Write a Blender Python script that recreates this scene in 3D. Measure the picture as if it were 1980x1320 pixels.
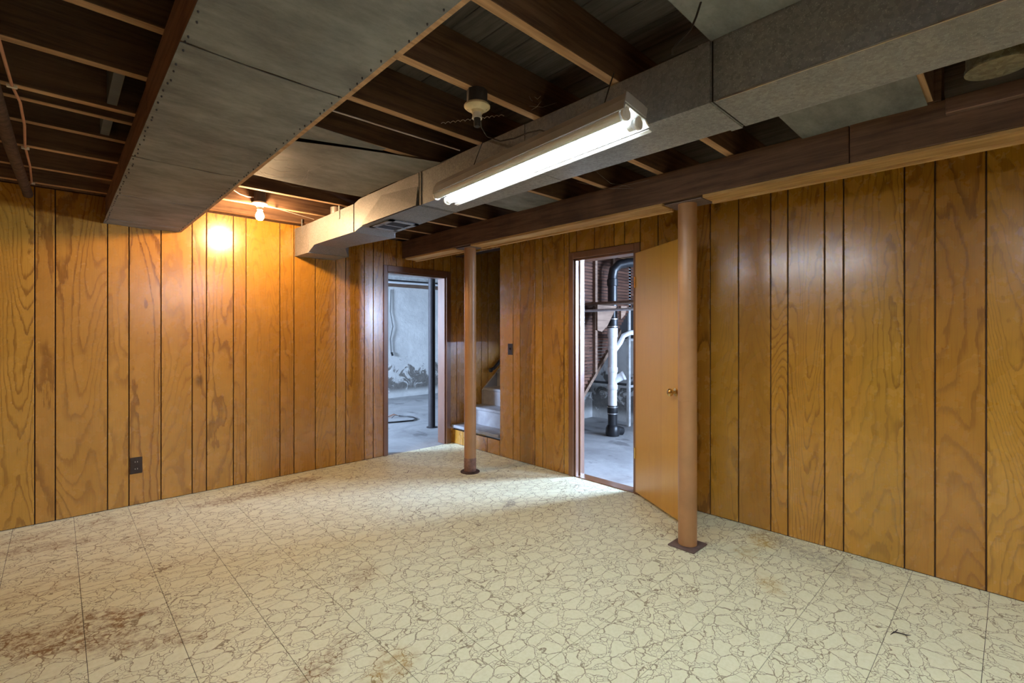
import bpy, bmesh, math, random
from mathutils import Vector, Matrix
random.seed(7)
for o in list(bpy.data.objects): bpy.data.objects.remove(o)
S = bpy.context.scene
COL = S.collection
D = bpy.data

# ------------------------------------------------------------------ camera
H = 1.336
T = math.radians(43.6)                       # heading: x = sin, y = cos
cam = D.cameras.new('camera'); co = D.objects.new('camera', cam); COL.objects.link(co)
cam.sensor_fit = 'HORIZONTAL'; cam.sensor_width = 36.0
cam.lens = 924.0 / 1980.0 * 36.0
cam.shift_y = -(660.0 - 642.0) / 1980.0
cam.clip_start = 0.02
co.location = (0, 0, H)
co.rotation_euler = (math.radians(90), 0, -T)
S.camera = co

# ------------------------------------------------------------------ world, exposure
S.view_settings.view_transform = 'Standard'
S.view_settings.look = 'None'
S.view_settings.gamma = 1.0
S.view_settings.use_curve_mapping = False
S.view_settings.exposure = 0.7
w = D.worlds.new('world'); S.world = w; w.use_nodes = True
w.node_tree.nodes['Background'].inputs[0].default_value = (0.55, 0.7, 1.0, 1)
w.node_tree.nodes['Background'].inputs[1].default_value = 0.25

def area(name, loc, size, rot, power, color):
    l = D.lights.new(name, 'AREA'); l.shape = 'RECTANGLE'; l.size, l.size_y = size
    l.energy = power; l.color = color
    o = D.objects.new(name, l); COL.objects.link(o); o.location = loc; o.rotation_euler = rot
    return o
R90 = math.pi / 2
DAY = (0.50, 0.68, 1.0)
# daylight just outside the basement windows, and one added fill light
area('daylight_back_room', (-0.62, 6.9, 1.75), (0.75, 1.3), (0, -R90, 0), 480, DAY)          # shines +x
area('daylight_utility', (6.32, 0.72, 1.62), (0.8, 1.15), (0, R90, 0), 520, DAY)              # shines -x
area('fill_utility_side', (5.25, -1.03, 1.72), (1.0, 0.6), (R90, 0, 0), 170, DAY)              # shines +y; fill added to brighten the far end of the room
TUBE_EMIT = 66.0
BULB_EMIT = 1050.0

# ------------------------------------------------------------------ helpers: meshes
def link(name, me, mat=None, parent=None, loc=None):
    o = D.objects.new(name, me); COL.objects.link(o)
    if mat is not None and me is not None and not me.materials: me.materials.append(mat)
    if loc is not None: o.location = loc
    if parent is not None: o.parent = parent
    return o
def bm_mesh(bm, name, smooth=False):
    bmesh.ops.recalc_face_normals(bm, faces=bm.faces)
    me = D.meshes.new(name); bm.to_mesh(me); bm.free()
    if smooth:
        for p in me.polygons: p.use_smooth = True
        try: me.set_sharp_from_angle(angle=math.radians(38))
        except Exception: pass
    return me
def add_box(bm, a, b, bevel=0.0):
    a = Vector(a); b = Vector(b)
    r = bmesh.ops.create_cube(bm, size=1.0)
    vs = r['verts']; c = (a + b) / 2; s = b - a
    for v in vs: v.co = Vector((v.co.x * s.x, v.co.y * s.y, v.co.z * s.z)) + c
    if bevel > 0:
        es = list({e for v in vs for e in v.link_edges})
        bmesh.ops.bevel(bm, geom=es, offset=bevel, segments=1, affect='EDGES')
def box(name, a, b, mat, parent=None, bevel=0.0, centre=True):
    a = Vector(a); b = Vector(b)
    a, b = Vector([min(p, q) for p, q in zip(a, b)]), Vector([max(p, q) for p, q in zip(a, b)])
    c = (a + b) / 2 if centre else Vector((0, 0, 0))
    bm = bmesh.new(); add_box(bm, a - c, b - c, bevel)
    o = link(name, bm_mesh(bm, name), mat, None, c)
    if parent is not None: attach(o, parent)
    return o
def attach(o, parent):
    o.parent = parent
    o.matrix_parent_inverse = Matrix.Translation(parent.location).inverted() if parent.rotation_euler[:] == (0, 0, 0) else parent.matrix_basis.inverted()
    return o
def add_tube(bm, pts, r, seg=12, cap=True, radii=None):
    pts = [Vector(p) for p in pts]; n = len(pts); rings = []
    up = None
    for i, p in enumerate(pts):
        t = (pts[min(i + 1, n - 1)] - pts[max(i - 1, 0)]).normalized()
        if up is None:
            up = Vector((0, 0, 1)) if abs(t.z) < 0.9 else Vector((1, 0, 0))
        u = (up - t * up.dot(t)).normalized(); v = t.cross(u); up = u
        rr = radii[i] if radii else r
        rings.append([bm.verts.new(p + (u * math.cos(a) + v * math.sin(a)) * rr) for a in [2 * math.pi * k / seg for k in range(seg)]])
    for i in range(n - 1):
        for k in range(seg):
            bm.faces.new((rings[i][k], rings[i][(k + 1) % seg], rings[i + 1][(k + 1) % seg], rings[i + 1][k]))
    if cap:
        bm.faces.new(list(reversed(rings[0]))); bm.faces.new(rings[-1])
def tube(name, pts, r, mat, parent=None, seg=12, radii=None, cap=True):
    bm = bmesh.new(); add_tube(bm, pts, r, seg, cap, radii)
    o = link(name, bm_mesh(bm, name, True), mat)
    if parent is not None: attach(o, parent)
    return o
def add_lathe(bm, c, prof, seg=24):
    c = Vector(c); rings = []
    for r, z in prof:
        rings.append([bm.verts.new(c + Vector((r * math.cos(2 * math.pi * k / seg), r * math.sin(2 * math.pi * k / seg), z))) for k in range(seg)])
    for i in range(len(rings) - 1):
        for k in range(seg):
            bm.faces.new((rings[i][k], rings[i][(k + 1) % seg], rings[i + 1][(k + 1) % seg], rings[i + 1][k]))
    bm.faces.new(rings[0]); bm.faces.new(rings[-1])
def lathe(name, c, prof, mat, parent=None, seg=24):
    bm = bmesh.new(); add_lathe(bm, (0, 0, 0), prof, seg)
    o = link(name, bm_mesh(bm, name, True), mat, None, c)
    if parent is not None: attach(o, parent)
    return o
def prism(name, poly, axis, a, b, mat, parent=None):
    """poly: 2-D points; extruded along axis ('x','y','z') from a to b."""
    bm = bmesh.new()
    def P(p, t):
        return {'x': (t, p[0], p[1]), 'y': (p[0], t, p[1]), 'z': (p[0], p[1], t)}[axis]
    A = [bm.verts.new(P(p, a)) for p in poly]; B = [bm.verts.new(P(p, b)) for p in poly]
    bm.faces.new(A); bm.faces.new(list(reversed(B)))
    n = len(poly)
    for i in range(n): bm.faces.new((A[i], A[(i + 1) % n], B[(i + 1) % n], B[i]))
    o = link(name, bm_mesh(bm, name), mat)
    if parent is not None: attach(o, parent)
    return o
def empty(name, loc=(0, 0, 0)):
    o = D.objects.new(name, None); COL.objects.link(o); o.location = loc; o.empty_display_size = 0.1
    return o
def tag(o, label, cat, group=None):
    o['label'] = label; o['category'] = cat
    if group: o['group'] = group
    return o
def thing(name, label, cat, loc=(0, 0, 0), group=None): return tag(empty(name, loc), label, cat, group)
def struct(o, label=None):
    o['kind'] = 'structure'
    if label: o['label'] = label
    return o

# ------------------------------------------------------------------ helpers: materials
class N:
    def __init__(s, name):
        s.m = D.materials.new(name); s.m.use_nodes = True; s.t = s.m.node_tree
        s.b = s.t.nodes['Principled BSDF']
    def n(s, typ, **kw):
        x = s.t.nodes.new(typ)
        for k, v in kw.items(): setattr(x, k, v)
        return x
    def l(s, a, b): s.t.links.new(a, b)
    def inp(s, node, key, v):
        if hasattr(v, 'is_linked') or isinstance(v, bpy.types.NodeSocket): s.l(v, node.inputs[key])
        else: node.inputs[key].default_value = v
    def math(s, op, a, b=0.0, c=0.0, clamp=False):
        x = s.n('ShaderNodeMath', operation=op, use_clamp=clamp)
        for i, v in enumerate((a, b, c)): s.inp(x, i, v)
        return x.outputs[0]
    def mix(s, f, a, b, mode='MIX'):
        x = s.n('ShaderNodeMix', data_type='RGBA', blend_type=mode)
        s.inp(x, 0, f)
        for k, v in ((6, a), (7, b)):
            if isinstance(v, tuple): v = v if len(v) == 4 else (*v, 1)
            s.inp(x, k, v)
        return x.outputs[2]
    def obj(s): return s.n('ShaderNodeTexCoord').outputs['Object']
    def pos(s): return s.n('ShaderNodeNewGeometry').outputs['Position']
    def rnd(s): return s.n('ShaderNodeObjectInfo').outputs['Random']
    def map(s, vec, scale=(1, 1, 1), loc=(0, 0, 0)):
        x = s.n('ShaderNodeMapping'); s.l(vec, x.inputs[0]); x.inputs['Scale'].default_value = scale
        x.inputs['Location'].default_value = loc
        return x.outputs[0]
    def offs(s, vec, k=37.0):
        c = s.n('ShaderNodeCombineXYZ')
        r = s.rnd(); a = s.math('MULTIPLY', r, k); b = s.math('MULTIPLY', r, k * 2.7); d = s.math('MULTIPLY', r, k * .61)
        s.l(a, c.inputs[0]); s.l(b, c.inputs[1]); s.l(d, c.inputs[2])
        x = s.n('ShaderNodeVectorMath', operation='ADD'); s.l(vec, x.inputs[0]); s.l(c.outputs[0], x.inputs[1])
        return x.outputs[0]
    def noise(s, vec, scale, detail=2.0, rough=0.5, dist=0.0):
        x = s.n('ShaderNodeTexNoise'); s.l(vec, x.inputs['Vector'])
        x.inputs['Scale'].default_value = scale; x.inputs['Detail'].default_value = detail
        x.inputs['Roughness'].default_value = rough; x.inputs['Distortion'].default_value = dist
        return x.outputs[0]
    def vor(s, vec, scale, feature='F1', rand=1.0):
        x = s.n('ShaderNodeTexVoronoi', feature=feature); s.l(vec, x.inputs['Vector'])
        x.inputs['Scale'].default_value = scale; x.inputs['Randomness'].default_value = rand
        return x
    def step(s, v, lo, hi):
        x = s.n('ShaderNodeMapRange', interpolation_type='SMOOTHSTEP'); s.l(v, x.inputs[0])
        x.inputs[1].default_value = lo; x.inputs[2].default_value = hi
        return x.outputs[0]
    def ramp(s, v, stops):
        x = s.n('ShaderNodeValToRGB'); s.l(v, x.inputs[0]); e = x.color_ramp.elements
        while len(e) < len(stops): e.new(0.5)
        for el, (p, c) in zip(e, stops): el.position = p; el.color = (*c, 1)
        return x.outputs[0]
    def out(s, color=None, rough=None, metal=None, spec=None, bump=None, bstr=0.2, bdist=0.002, coat=None, coat_r=0.2):
        if color is not None: s.inp(s.b, 'Base Color', (*color, 1) if isinstance(color, tuple) and len(color) == 3 else color)
        if rough is not None: s.inp(s.b, 'Roughness', rough)
        if metal is not None: s.inp(s.b, 'Metallic', metal)
        if spec is not None: s.inp(s.b, 'Specular IOR Level', spec)
        if coat is not None: s.b.inputs['Coat Weight'].default_value = coat; s.b.inputs['Coat Roughness'].default_value = coat_r
        if bump is not None:
            x = s.n('ShaderNodeBump'); x.inputs['Strength'].default_value = bstr; x.inputs['Distance'].default_value = bdist
            s.l(bump, x.inputs['Height']); s.l(x.outputs[0], s.b.inputs['Normal'])
        return s.m

def m_plain(name, col, rough=0.6, metal=0.0, var=0.12, scale=14.0, spec=0.5):
    g = N(name); v = g.obj(); n = g.noise(v, scale, 4, .6)
    lo = tuple(max(0, c * (1 - var * 1.6)) for c in col); hi = tuple(min(1, c * (1 + var)) for c in col)
    return g.out(g.ramp(n, [(.3, lo), (.7, hi)]), rough, metal, spec, bump=n, bstr=.08)

def m_panel(name, base, dark, light, rough=.27, stretch=.15, k=36.0, con=.80, coat=.75):
    """varnished plywood: contour lines of a stretched noise give the cathedral grain"""
    g = N(name)
    p = g.map(g.obj(), (1, 1, stretch)); p = g.offs(p)
    n = g.math('MULTIPLY_ADD', g.noise(g.offs(g.map(g.obj(), (1, 1, .42)), 9.0), 17, 2, .5), .030, g.noise(p, 2.3, 1.6, .42, .5))
    fine = g.noise(g.map(g.obj(), (1, 1, .03)), 210, 2, .6)
    ph = g.math('MULTIPLY', n, g.math('MULTIPLY_ADD', g.rnd(), k * .7, k * .75)); ph = g.math('ADD', ph, g.math('MULTIPLY', fine, .35))
    fr = g.math('FRACT', ph)
    line = g.step(fr, .60, .93); line2 = g.math('SUBTRACT', 1.0, g.step(fr, .0, .07)); 
    line = g.math('MULTIPLY', line, g.math('SUBTRACT', 1.0, g.step(fr, .965, 1.0)))
    vary = g.step(g.noise(p, 1.1, 2, .5), .3, .7)
    line = g.math('MULTIPLY', line, g.math('MULTIPLY_ADD', vary, .8, .25))
    c = g.mix(g.math('MULTIPLY', g.step(g.noise(g.map(g.obj(), (1, 1, .35)), 4.0, 3, .6), .3, .75), .55), base, light)
    c = g.mix(g.math('MULTIPLY', line, con), c, dark)
    c = g.mix(g.math('MULTIPLY', g.step(fine, .45, .8), .30), c, dark)
    # knots
    kv = g.vor(g.offs(g.map(g.obj(), (1, 1, .55)), 11.0), 1.25)
    kd = g.math('ADD', kv.outputs['Distance'], g.math('MULTIPLY', g.math('SUBTRACT', fine, .5), .02))
    kn = g.math('SUBTRACT', 1.0, g.step(kd, .012, .055))
    c = g.mix(g.math('MULTIPLY', kn, .75), c, tuple(x * .35 for x in dark))
    # tint from plank to plank
    r = g.rnd(); hsv = g.n('ShaderNodeHueSaturation'); g.l(c, hsv.inputs['Color'])
    g.l(g.math('MULTIPLY_ADD', r, .20, .90), hsv.inputs['Value'])
    g.l(g.math('MULTIPLY_ADD', r, .010, .495), hsv.inputs['Hue'])
    ro = g.math('MULTIPLY_ADD', g.noise(g.obj(), 9, 3, .6), .12, rough - .06)
    bump = g.math('SUBTRACT', g.math('MULTIPLY', fine, .4), line)
    return g.out(hsv.outputs[0], ro, spec=.6, bump=bump, bstr=.14, bdist=.0012, coat=coat, coat_r=.22)

def m_lumber(name, base, dark, rough=.75, axis=0, stain=.5):
    """rough sawn old lumber, grain along axis"""
    g = N(name); sc = [1, 1, 1]; sc[axis] = .06
    p = g.offs(g.map(g.obj(), tuple(sc)), 23)
    n = g.noise(p, 38, 4, .65, .4); n2 = g.noise(g.offs(g.obj(), 5), 3.0, 4, .6)
    c = g.mix(g.step(n, .35, .7), base, dark)
    c = g.mix(g.math('MULTIPLY', g.step(n2, .45, .75), stain), c, tuple(x * .45 for x in dark))
    r = g.rnd(); hsv = g.n('ShaderNodeHueSaturation'); g.l(c, hsv.inputs['Color']); g.l(g.math('MULTIPLY_ADD', r, .35, .8), hsv.inputs['Value'])
    return g.out(hsv.outputs[0], rough, spec=.25, bump=n, bstr=.35, bdist=.003)

def m_galv(name, base, rough=.42, metal=.75, spangle=90, con=.5):
    g = N(name); v = g.pos()
    vo = g.vor(v, spangle); n = g.noise(v, 5, 4, .6); n3 = g.noise(v, 240, 2, .5)
    sp = g.n('ShaderNodeSeparateColor'); g.l(vo.outputs['Color'], sp.inputs[0])
    c = g.mix(g.math('MULTIPLY', sp.outputs[0], con), base, tuple(min(1, x * 1.9) for x in base))
    c = g.mix(g.math('MULTIPLY', g.step(n, .42, .75), .35), c, tuple(x * .55 for x in base))
    fl = g.math('MULTIPLY', g.step(n3, .62, .70), .55)
    c = g.mix(fl, c, (.62, .63, .64))
    ro = g.math('MULTIPLY_ADD', sp.outputs[1], .18, rough - .06)
    return g.out(c, ro, metal, bump=n, bstr=.10, bdist=.01)

def m_sheet(name, base, dark, rough=.7):
    """dull streaky grey duct board"""
    g = N(name); v = g.pos()
    n = g.noise(g.map(v, (.7, 1.6, 1)), 5.0, 7, .72); n2 = g.noise(v, 55, 3, .7); n3 = g.noise(g.map(v, (1, .8, 1)), 2.2, 4, .6, .5)
    c = g.mix(g.step(n, .25, .75), dark, base)
    c = g.mix(g.math('MULTIPLY', g.step(n3, .5, .72), .35), c, tuple(min(1, x * 1.3) for x in base))
    c = g.mix(g.math('MULTIPLY', g.step(n2, .55, .8), .25), c, tuple(x * .6 for x in dark))
    return g.out(c, rough, .0, .3, bump=n2, bstr=.15)

def m_floor():
    g = N('vinyl_tile_print'); v = g.pos()
    flat = g.n('ShaderNodeVectorMath', operation='MULTIPLY'); g.l(v, flat.inputs[0]); flat.inputs[1].default_value = (1, 1, 0)
    v = flat.outputs[0]
    wob = g.n('ShaderNodeTexNoise'); g.l(v, wob.inputs['Vector']); wob.inputs['Scale'].default_value = 22; wob.inputs['Detail'].default_value = 2
    vm = g.n('ShaderNodeVectorMath', operation='MULTIPLY_ADD'); g.l(wob.outputs['Color'], vm.inputs[0]); vm.inputs[1].default_value = (.022, .022, 0); g.l(v, vm.inputs[2])
    p = g.map(vm.outputs[0], (.86, 1.16, 1))
    big_e = g.vor(p, 11.0, 'DISTANCE_TO_EDGE').outputs['Distance']
    small = g.vor(g.map(vm.outputs[0], (1, 1.1, 1), (3, 1, 0)), 46, 'DISTANCE_TO_EDGE').outputs['Distance']
    thr = g.math('MULTIPLY_ADD', g.step(g.noise(v, 13, 2, .5), .37, .64), .145, .012)
    off = g.math('SUBTRACT', big_e, thr)
    big_l = g.math('SUBTRACT', 1.0, g.step(g.math('ABSOLUTE', off), .006, .019))
    sm_l = g.math('SUBTRACT', 1.0, g.step(small, .012, .055))
    near = g.math('SUBTRACT', 1.0, g.step(off, -.01, .01))
    brk = g.step(g.noise(v, 120, 2, .5), .33, .5)
    line = g.math('MULTIPLY', g.math('MAXIMUM', g.math('MULTIPLY', big_l, .95), g.math('MULTIPLY', g.math('MULTIPLY', sm_l, near), .85)), g.math('MULTIPLY_ADD', brk, .6, .4))
    mott = g.noise(v, 60, 4, .7); cell = g.noise(v, 14, 2, .5)
    c = g.mix(g.step(mott, .3, .75), (.79, .795, .56), (.89, .90, .69))
    c = g.mix(g.math('MULTIPLY', g.step(mott, .58, .75), .25), c, (.55, .49, .26))
    c = g.mix(g.math('MULTIPLY', line, .86), c, (.17, .115, .042))
    # worn-in dirt
    sp = g.n('ShaderNodeSeparateXYZ'); g.l(v, sp.inputs[0]); X, Y = sp.outputs[0], sp.outputs[1]
    d1 = g.noise(g.map(v, (1.0, 2.2, 1)), 1.6, 6, .68, .6)
    zone = g.step(g.math('SUBTRACT', g.math('MULTIPLY', Y, .55), X), .75, 2.3)
    dirt = g.math('MULTIPLY', g.step(d1, .47, .72), g.math('MULTIPLY_ADD', zone, 1.3, .22))
    dcol = g.mix(g.noise(v, 7, 3, .6), (.33, .19, .06), (.25, .16, .07))
    dl = g.math('MULTIPLY', dirt, g.math('MULTIPLY_ADD', line, .6, g.math('MULTIPLY', g.step(g.noise(v, 26, 5, .75), .35, .68), .55)), clamp=True)
    c = g.mix(dl, c, dcol)
    def blob(px, py, rx, ry, ang, col, amt, c):
        ca, sa = math.cos(ang), math.sin(ang)
        dx = g.math('SUBTRACT', X, px); dy = g.math('SUBTRACT', Y, py)
        u = g.math('ADD', g.math('MULTIPLY', dx, ca / rx), g.math('MULTIPLY', dy, sa / rx))
        t = g.math('ADD', g.math('MULTIPLY', dx, -sa / ry), g.math('MULTIPLY', dy, ca / ry))
        d = g.math('SQRT', g.math('ADD', g.math('MULTIPLY', u, u), g.math('MULTIPLY', t, t)))
        d = g.math('ADD', d, g.math('MULTIPLY', g.math('SUBTRACT', d1b, .5), 2.6))
        f = g.math('MULTIPLY', g.math('SUBTRACT', 1.0, g.step(d, .35, 1.25)), 1.5)
        return g.mix(g.math('MULTIPLY', g.math('MULTIPLY', f, grit), amt, clamp=True), c, col)
    d1b = g.noise(v, 7, 7, .78, .4)
    grit = g.math('ADD', g.math('MULTIPLY', g.step(g.noise(v, 30, 5, .75), .36, .66), .95), g.math('MULTIPLY', line, .45))
    OR = (.46, .30, .03); BR = (.24, .13, .045); GY = (.30, .27, .2)
    for b in [(3.30, 1.12, .16, .10, .3, OR, .7), (3.03, 1.12, .12, .08, .3, OR, .45), (2.74, .89, .13, .06, .6, OR, .4),
              (3.36, .98, .30, .10, 1.4, GY, .5), (.97, 1.73, .15, .10, .4, (.40, .25, .05), .55), (.74, 1.90, .22, .08, .6, BR, .5),
              (.30, 2.56, .30, .07, -.55, BR, .55), (-.1, 2.95, .55, .13, -.6, BR, .75), (.2, 2.93, .28, .06, -.7, BR, .7),
              (1.12, 4.3, .42, .10, -.05, BR, .6), (1.5, 4.42, .35, .09, .0, BR, .7), (2.55, 2.70, .13, .05, .5, (.16, .14, .12), .55),
              (1.22, 2.48, .14, .08, .8, BR, .4), (1.9, 2.27, .12, .06, 0, BR, .3), (-.05, 4.15, .3, .1, -.3, BR, .5), (3.2, .7, .3, .12, 1.3, GY, .35), (2.85, 3.3, .30, .07, -.4, GY, .4)]:
        c = blob(*b, c)
    ro = g.math('MULTIPLY_ADD', d1, .25, .33)
    return g.out(c, ro, spec=.4, bump=g.math('MULTIPLY', line, -1.0), bstr=.1, bdist=.001)

def m_concrete(name, lo, hi, rough=.55):
    g = N(name); v = g.pos(); n = g.noise(v, 1.3, 6, .65, .8); n2 = g.noise(v, 22, 5, .7); st = g.noise(g.map(v, (1.4, .8, 1)), 2.4, 4, .6)
    c = g.mix(g.step(n, .3, .7), lo, hi); c = g.mix(g.math('MULTIPLY', g.step(n2, .5, .8), .35), c, tuple(x * .6 for x in lo))
    c = g.mix(g.math('MULTIPLY', g.step(st, .6, .68), .6), c, tuple(x * .35 for x in lo))
    return g.out(c, rough, 0, .4, bump=n2, bstr=.2, bdist=.004)
def m_plaster(name):
    """whitewashed stone wall, flaking near the floor"""
    g = N(name); v = g.pos(); n = g.noise(v, 2.0, 6, .65, .5); n2 = g.noise(v, 16, 5, .7); n3 = g.noise(v, 3.6, 5, .7, 1.0)
    c = g.mix(g.step(n, .3, .7), (.62, .62, .60), (.80, .80, .77))
    c = g.mix(g.math('MULTIPLY', g.step(n2, .6, .75), .35), c, (.38, .37, .35))
    sp = g.n('ShaderNodeSeparateXYZ'); g.l(v, sp.inputs[0])
    damage = g.step(g.math('SUBTRACT', n3, g.math('MULTIPLY', sp.outputs[2], .42)), .26, .33)
    damage = g.math('MULTIPLY', damage, g.step(sp.outputs[2], .06, .2))
    c = g.mix(damage, c, g.mix(n2, (.08, .075, .07), (.34, .32, .29)))
    return g.out(c, .85, 0, .2, bump=g.math('ADD', g.math('MULTIPLY', n, 2.0), n2), bstr=.5, bdist=.015)
def m_emit(name, col, strength):
    g = N(name); g.b.inputs['Emission Color'].default_value = (*col, 1); g.b.inputs['Emission Strength'].default_value = strength
    return g.out(col, .4)

M = dict(
    panel=m_panel('varnished_panelling', (.43, .198, .024), (.185, .066, .006), (.50, .245, .038)),
    panel_r=m_panel('varnished_panelling_right', (.42, .198, .020), (.180, .070, .006), (.48, .240, .032)),
    groove=m_plain('groove_brown', (.035, .014, .006), .7),
    casing=m_panel('door_casing_wood', (.17, .068, .028), (.10, .037, .014), (.21, .088, .038), .4, .1, 9, .5),
    doorw=m_panel('smooth_door_veneer', (.52, .255, .026), (.40, .175, .014), (.56, .28, .034), .32, .05, 7, .25, .15),
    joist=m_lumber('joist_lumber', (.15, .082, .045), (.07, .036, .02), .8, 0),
    joist_lit_edge=m_lumber('joist_lit_underside', (.52, .32, .17), (.32, .18, .09), .8, 0, .3),
    deck=m_lumber('deck_lumber', (.115, .095, .082), (.062, .05, .043), .85, 1),
    beam=m_lumber('beam_lumber', (.165, .088, .052), (.085, .043, .027), .7, 1),
    strip=m_lumber('pale_strip_lumber', (.60, .37, .145), (.38, .21, .075), .7, 1, .2),
    boxwood=m_lumber('box_side_lumber', (.26, .145, .10), (.15, .08, .055), .75, 1),
    sheet=m_sheet('grey_duct_sheet', (.235, .24, .23), (.095, .098, .095)),
    galv=m_galv('galvanised_steel', (.205, .215, .225), .42, .3),
    galv_old=m_galv('old_galvanised_steel', (.165, .165, .17), .5, .3, 120, .35),
    galv_pipe=m_galv('galvanised_pipe', (.24, .235, .17), .4, .7, 60, .9),
    blocking=m_plain('slate_grey_blocking', (.075, .085, .095), .7),
    dark=m_plain('dark_gap', (.012, .011, .011), .8),
    white=m_plain('white_enamel', (.80, .81, .80), .35, 0, .04),
    fixt=m_plain('grey_fixture_enamel', (.40, .41, .44), .4, 0, .06),
    tube_off=m_plain('unlit_tube_glass', (.74, .78, .78), .15, 0, .04),
    tube_on=m_emit('lit_tube', (.86, .95, 1.0), TUBE_EMIT),
    bulb=m_emit('lit_bulb', (1.0, .63, .32), BULB_EMIT),
    porcelain=m_plain('aged_porcelain', (.66, .55, .34), .3, 0, .12),
    porc_w=m_plain('white_porcelain', (.80, .76, .70), .3, 0, .05),
    iron=m_plain('dark_iron', (.045, .04, .042), .6, .4),
    rust=m_plain('rusty_pipe', (.085, .05, .038), .8, .2, .4, 30),
    column=m_plain('column_brown_paint', (.40, .205, .088), .38, 0, .10, 5, .5),
    plate=m_plain('base_plate_steel', (.17, .125, .115), .55, .3, .2),
    sleeve=m_plain('flaking_brown_paint', (.25, .135, .10), .6, 0, .3, 30),
    brown_pl=m_plain('brown_plastic', (.024, .014, .011), .3, 0, .1),
    brass=m_plain('brass', (.62, .42, .16), .25, 1.0, .08),
    step=m_plain('grey_step_paint', (.30, .31, .335), .55, 0, .15, 9),
    conc=m_concrete('bare_concrete', (.24, .24, .24), (.42, .42, .42)),
    plaster=m_plaster('whitewashed_stone'),
    pvc=m_plain('white_pvc', (.74, .75, .76), .3, 0, .05),
    abs=m_plain('black_pipe', (.016, .016, .018), .35, 0, .2),
    clamp=m_plain('steel_clamp', (.6, .6, .6), .3, .9, .05),
    lath=m_lumber('dark_lath', (.15, .07, .045), (.07, .03, .02), .8, 0),
    util_wood=m_lumber('grey_brown_lumber', (.26, .17, .12), (.16, .10, .07), .75, 0, .3),
    util_white=m_plain('old_white_paint', (.60, .60, .58), .6, 0, .15),
    rod=m_plain('pale_rod', (.62, .66, .72), .35, .2),
    cable=m_plain('copper_sheath_cable', (.55, .27, .16), .5, 0, .1),
    staple=m_plain('staple_white', (.75, .7, .6), .5),
    black=m_plain('black_rubber', (.012, .012, .013), .4),
    wcable=m_plain('pale_cable', (.55, .46, .42), .5),
    cob=m_plain('dusty_cobweb', (.42, .40, .37), .9),
    slab=m_plain('subfloor_slab', (.05, .045, .035), .8),
    floor=m_floor(),
    pane=m_plain('window_glass', (.8, .85, .9), .05),
)
g = N('clear_glass'); g.b.inputs['Transmission Weight'].default_value = 1.0; M['pane'] = g.out((.95, .97, 1), .0)
bs = g.t.nodes.new('ShaderNodeBsdfTransparent'); g.t.links.new(bs.outputs[0], g.t.nodes['Material Output'].inputs[0])

# ------------------------------------------------------------------ main dimensions
YA, XB = 4.69, 3.47            # panelled wall planes (left / right in the photo)
XW, YN = -1.75, -2.05          # walls behind the camera
ZJ, ZD = 2.34, 2.525           # joist underside / deck underside
TH = 0.12
PT = 0.007                     # plank thickness proud of the backing

# ------------------------------------------------------------------ floor
fl = struct(box('floor', (XW, YN, -.06), (XB, YA, -.003), M['slab'], centre=False))
TS = 0.3048
bm = bmesh.new(); add_box(bm, (-TS / 2 + .0010, -TS / 2 + .0010, -.003), (TS / 2 - .0010, TS / 2 - .0010, 0), .0004)
tile_me = bm_mesh(bm, 'tile'); tile_me.materials.append(M['floor'])
X0, Y0 = .088, 1.305          # one seam each way
def seams(a, b, s0):
    k0 = math.floor((a - s0) / TS); out = []
    k = k0
    while s0 + k * TS < b: out.append(s0 + k * TS); k += 1
    return out
def tile_at(x0, y0):
    x1, y1 = x0 + TS, y0 + TS
    cx0, cx1, cy0, cy1 = max(x0, XW), min(x1, XB), max(y0, YN), min(y1, YA)
    if cx1 - cx0 < .01 or cy1 - cy0 < .01: return
    full = cx0 == x0 and cx1 == x1 and cy0 == y0 and cy1 == y1
    if full:
        o = link('tile', tile_me, None, None, (x0 + TS / 2, y0 + TS / 2, 0))
        attach(o, fl)
    else:
        box('tile', (cx0 + .0010, cy0 + .0010, -.003), (cx1 - .0010, cy1 - .0010, 0), M['floor'], fl, .0004)
F2 = (math.sin(T), math.cos(T)); R2 = (math.cos(T), -math.sin(T))
rest = []
for x0 in seams(XW, XB, X0):
    for y0 in seams(YN, YA, Y0):
        cx, cy = x0 + TS / 2, y0 + TS / 2
        dep = cx * F2[0] + cy * F2[1]; lat = cx * R2[0] + cy * R2[1]
        if dep > 1.2 and abs(lat) < dep * 1.0714 + .35: tile_at(x0, y0)
        else: rest.append((x0, y0))
bm = bmesh.new()
for x0, y0 in rest:
    cx0, cx1, cy0, cy1 = max(x0, XW), min(x0 + TS, XB), max(y0, YN), min(y0 + TS, YA)
    if cx1 - cx0 > .01 and cy1 - cy0 > .01:
        add_box(bm, (cx0 + .0010, cy0 + .0010, -.003), (cx1 - .0010, cy1 - .0010, 0))
o = link('tile_field', bm_mesh(bm, 'tile_field'), M['floor']); attach(o, fl); o['kind'] = 'stuff'

# ------------------------------------------------------------------ walls with separate planks
def wall_backing(name, boxes, mat=None, label=None):
    bm = bmesh.new()
    for a, b in boxes: add_box(bm, a, b)
    return struct(link(name, bm_mesh(bm, name), mat or M['groove']), label)
GR = .0032
def planks_A(wall, xs, z0, z1, mat, y=YA):
    for a, b in zip(xs[:-1], xs[1:]):
        box('plank', (a + GR, y - PT, z0), (b - GR, y, z1), mat, wall, .0022)
def planks_B(wall, ys, z0, z1, mat, x=XB):
    for a, b in zip(ys[:-1], ys[1:]):
        a, b = min(a, b), max(a, b)
        box('plank', (x - PT, a + GR, z0), (x, b - GR, z1), mat, wall, .0022)
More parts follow.
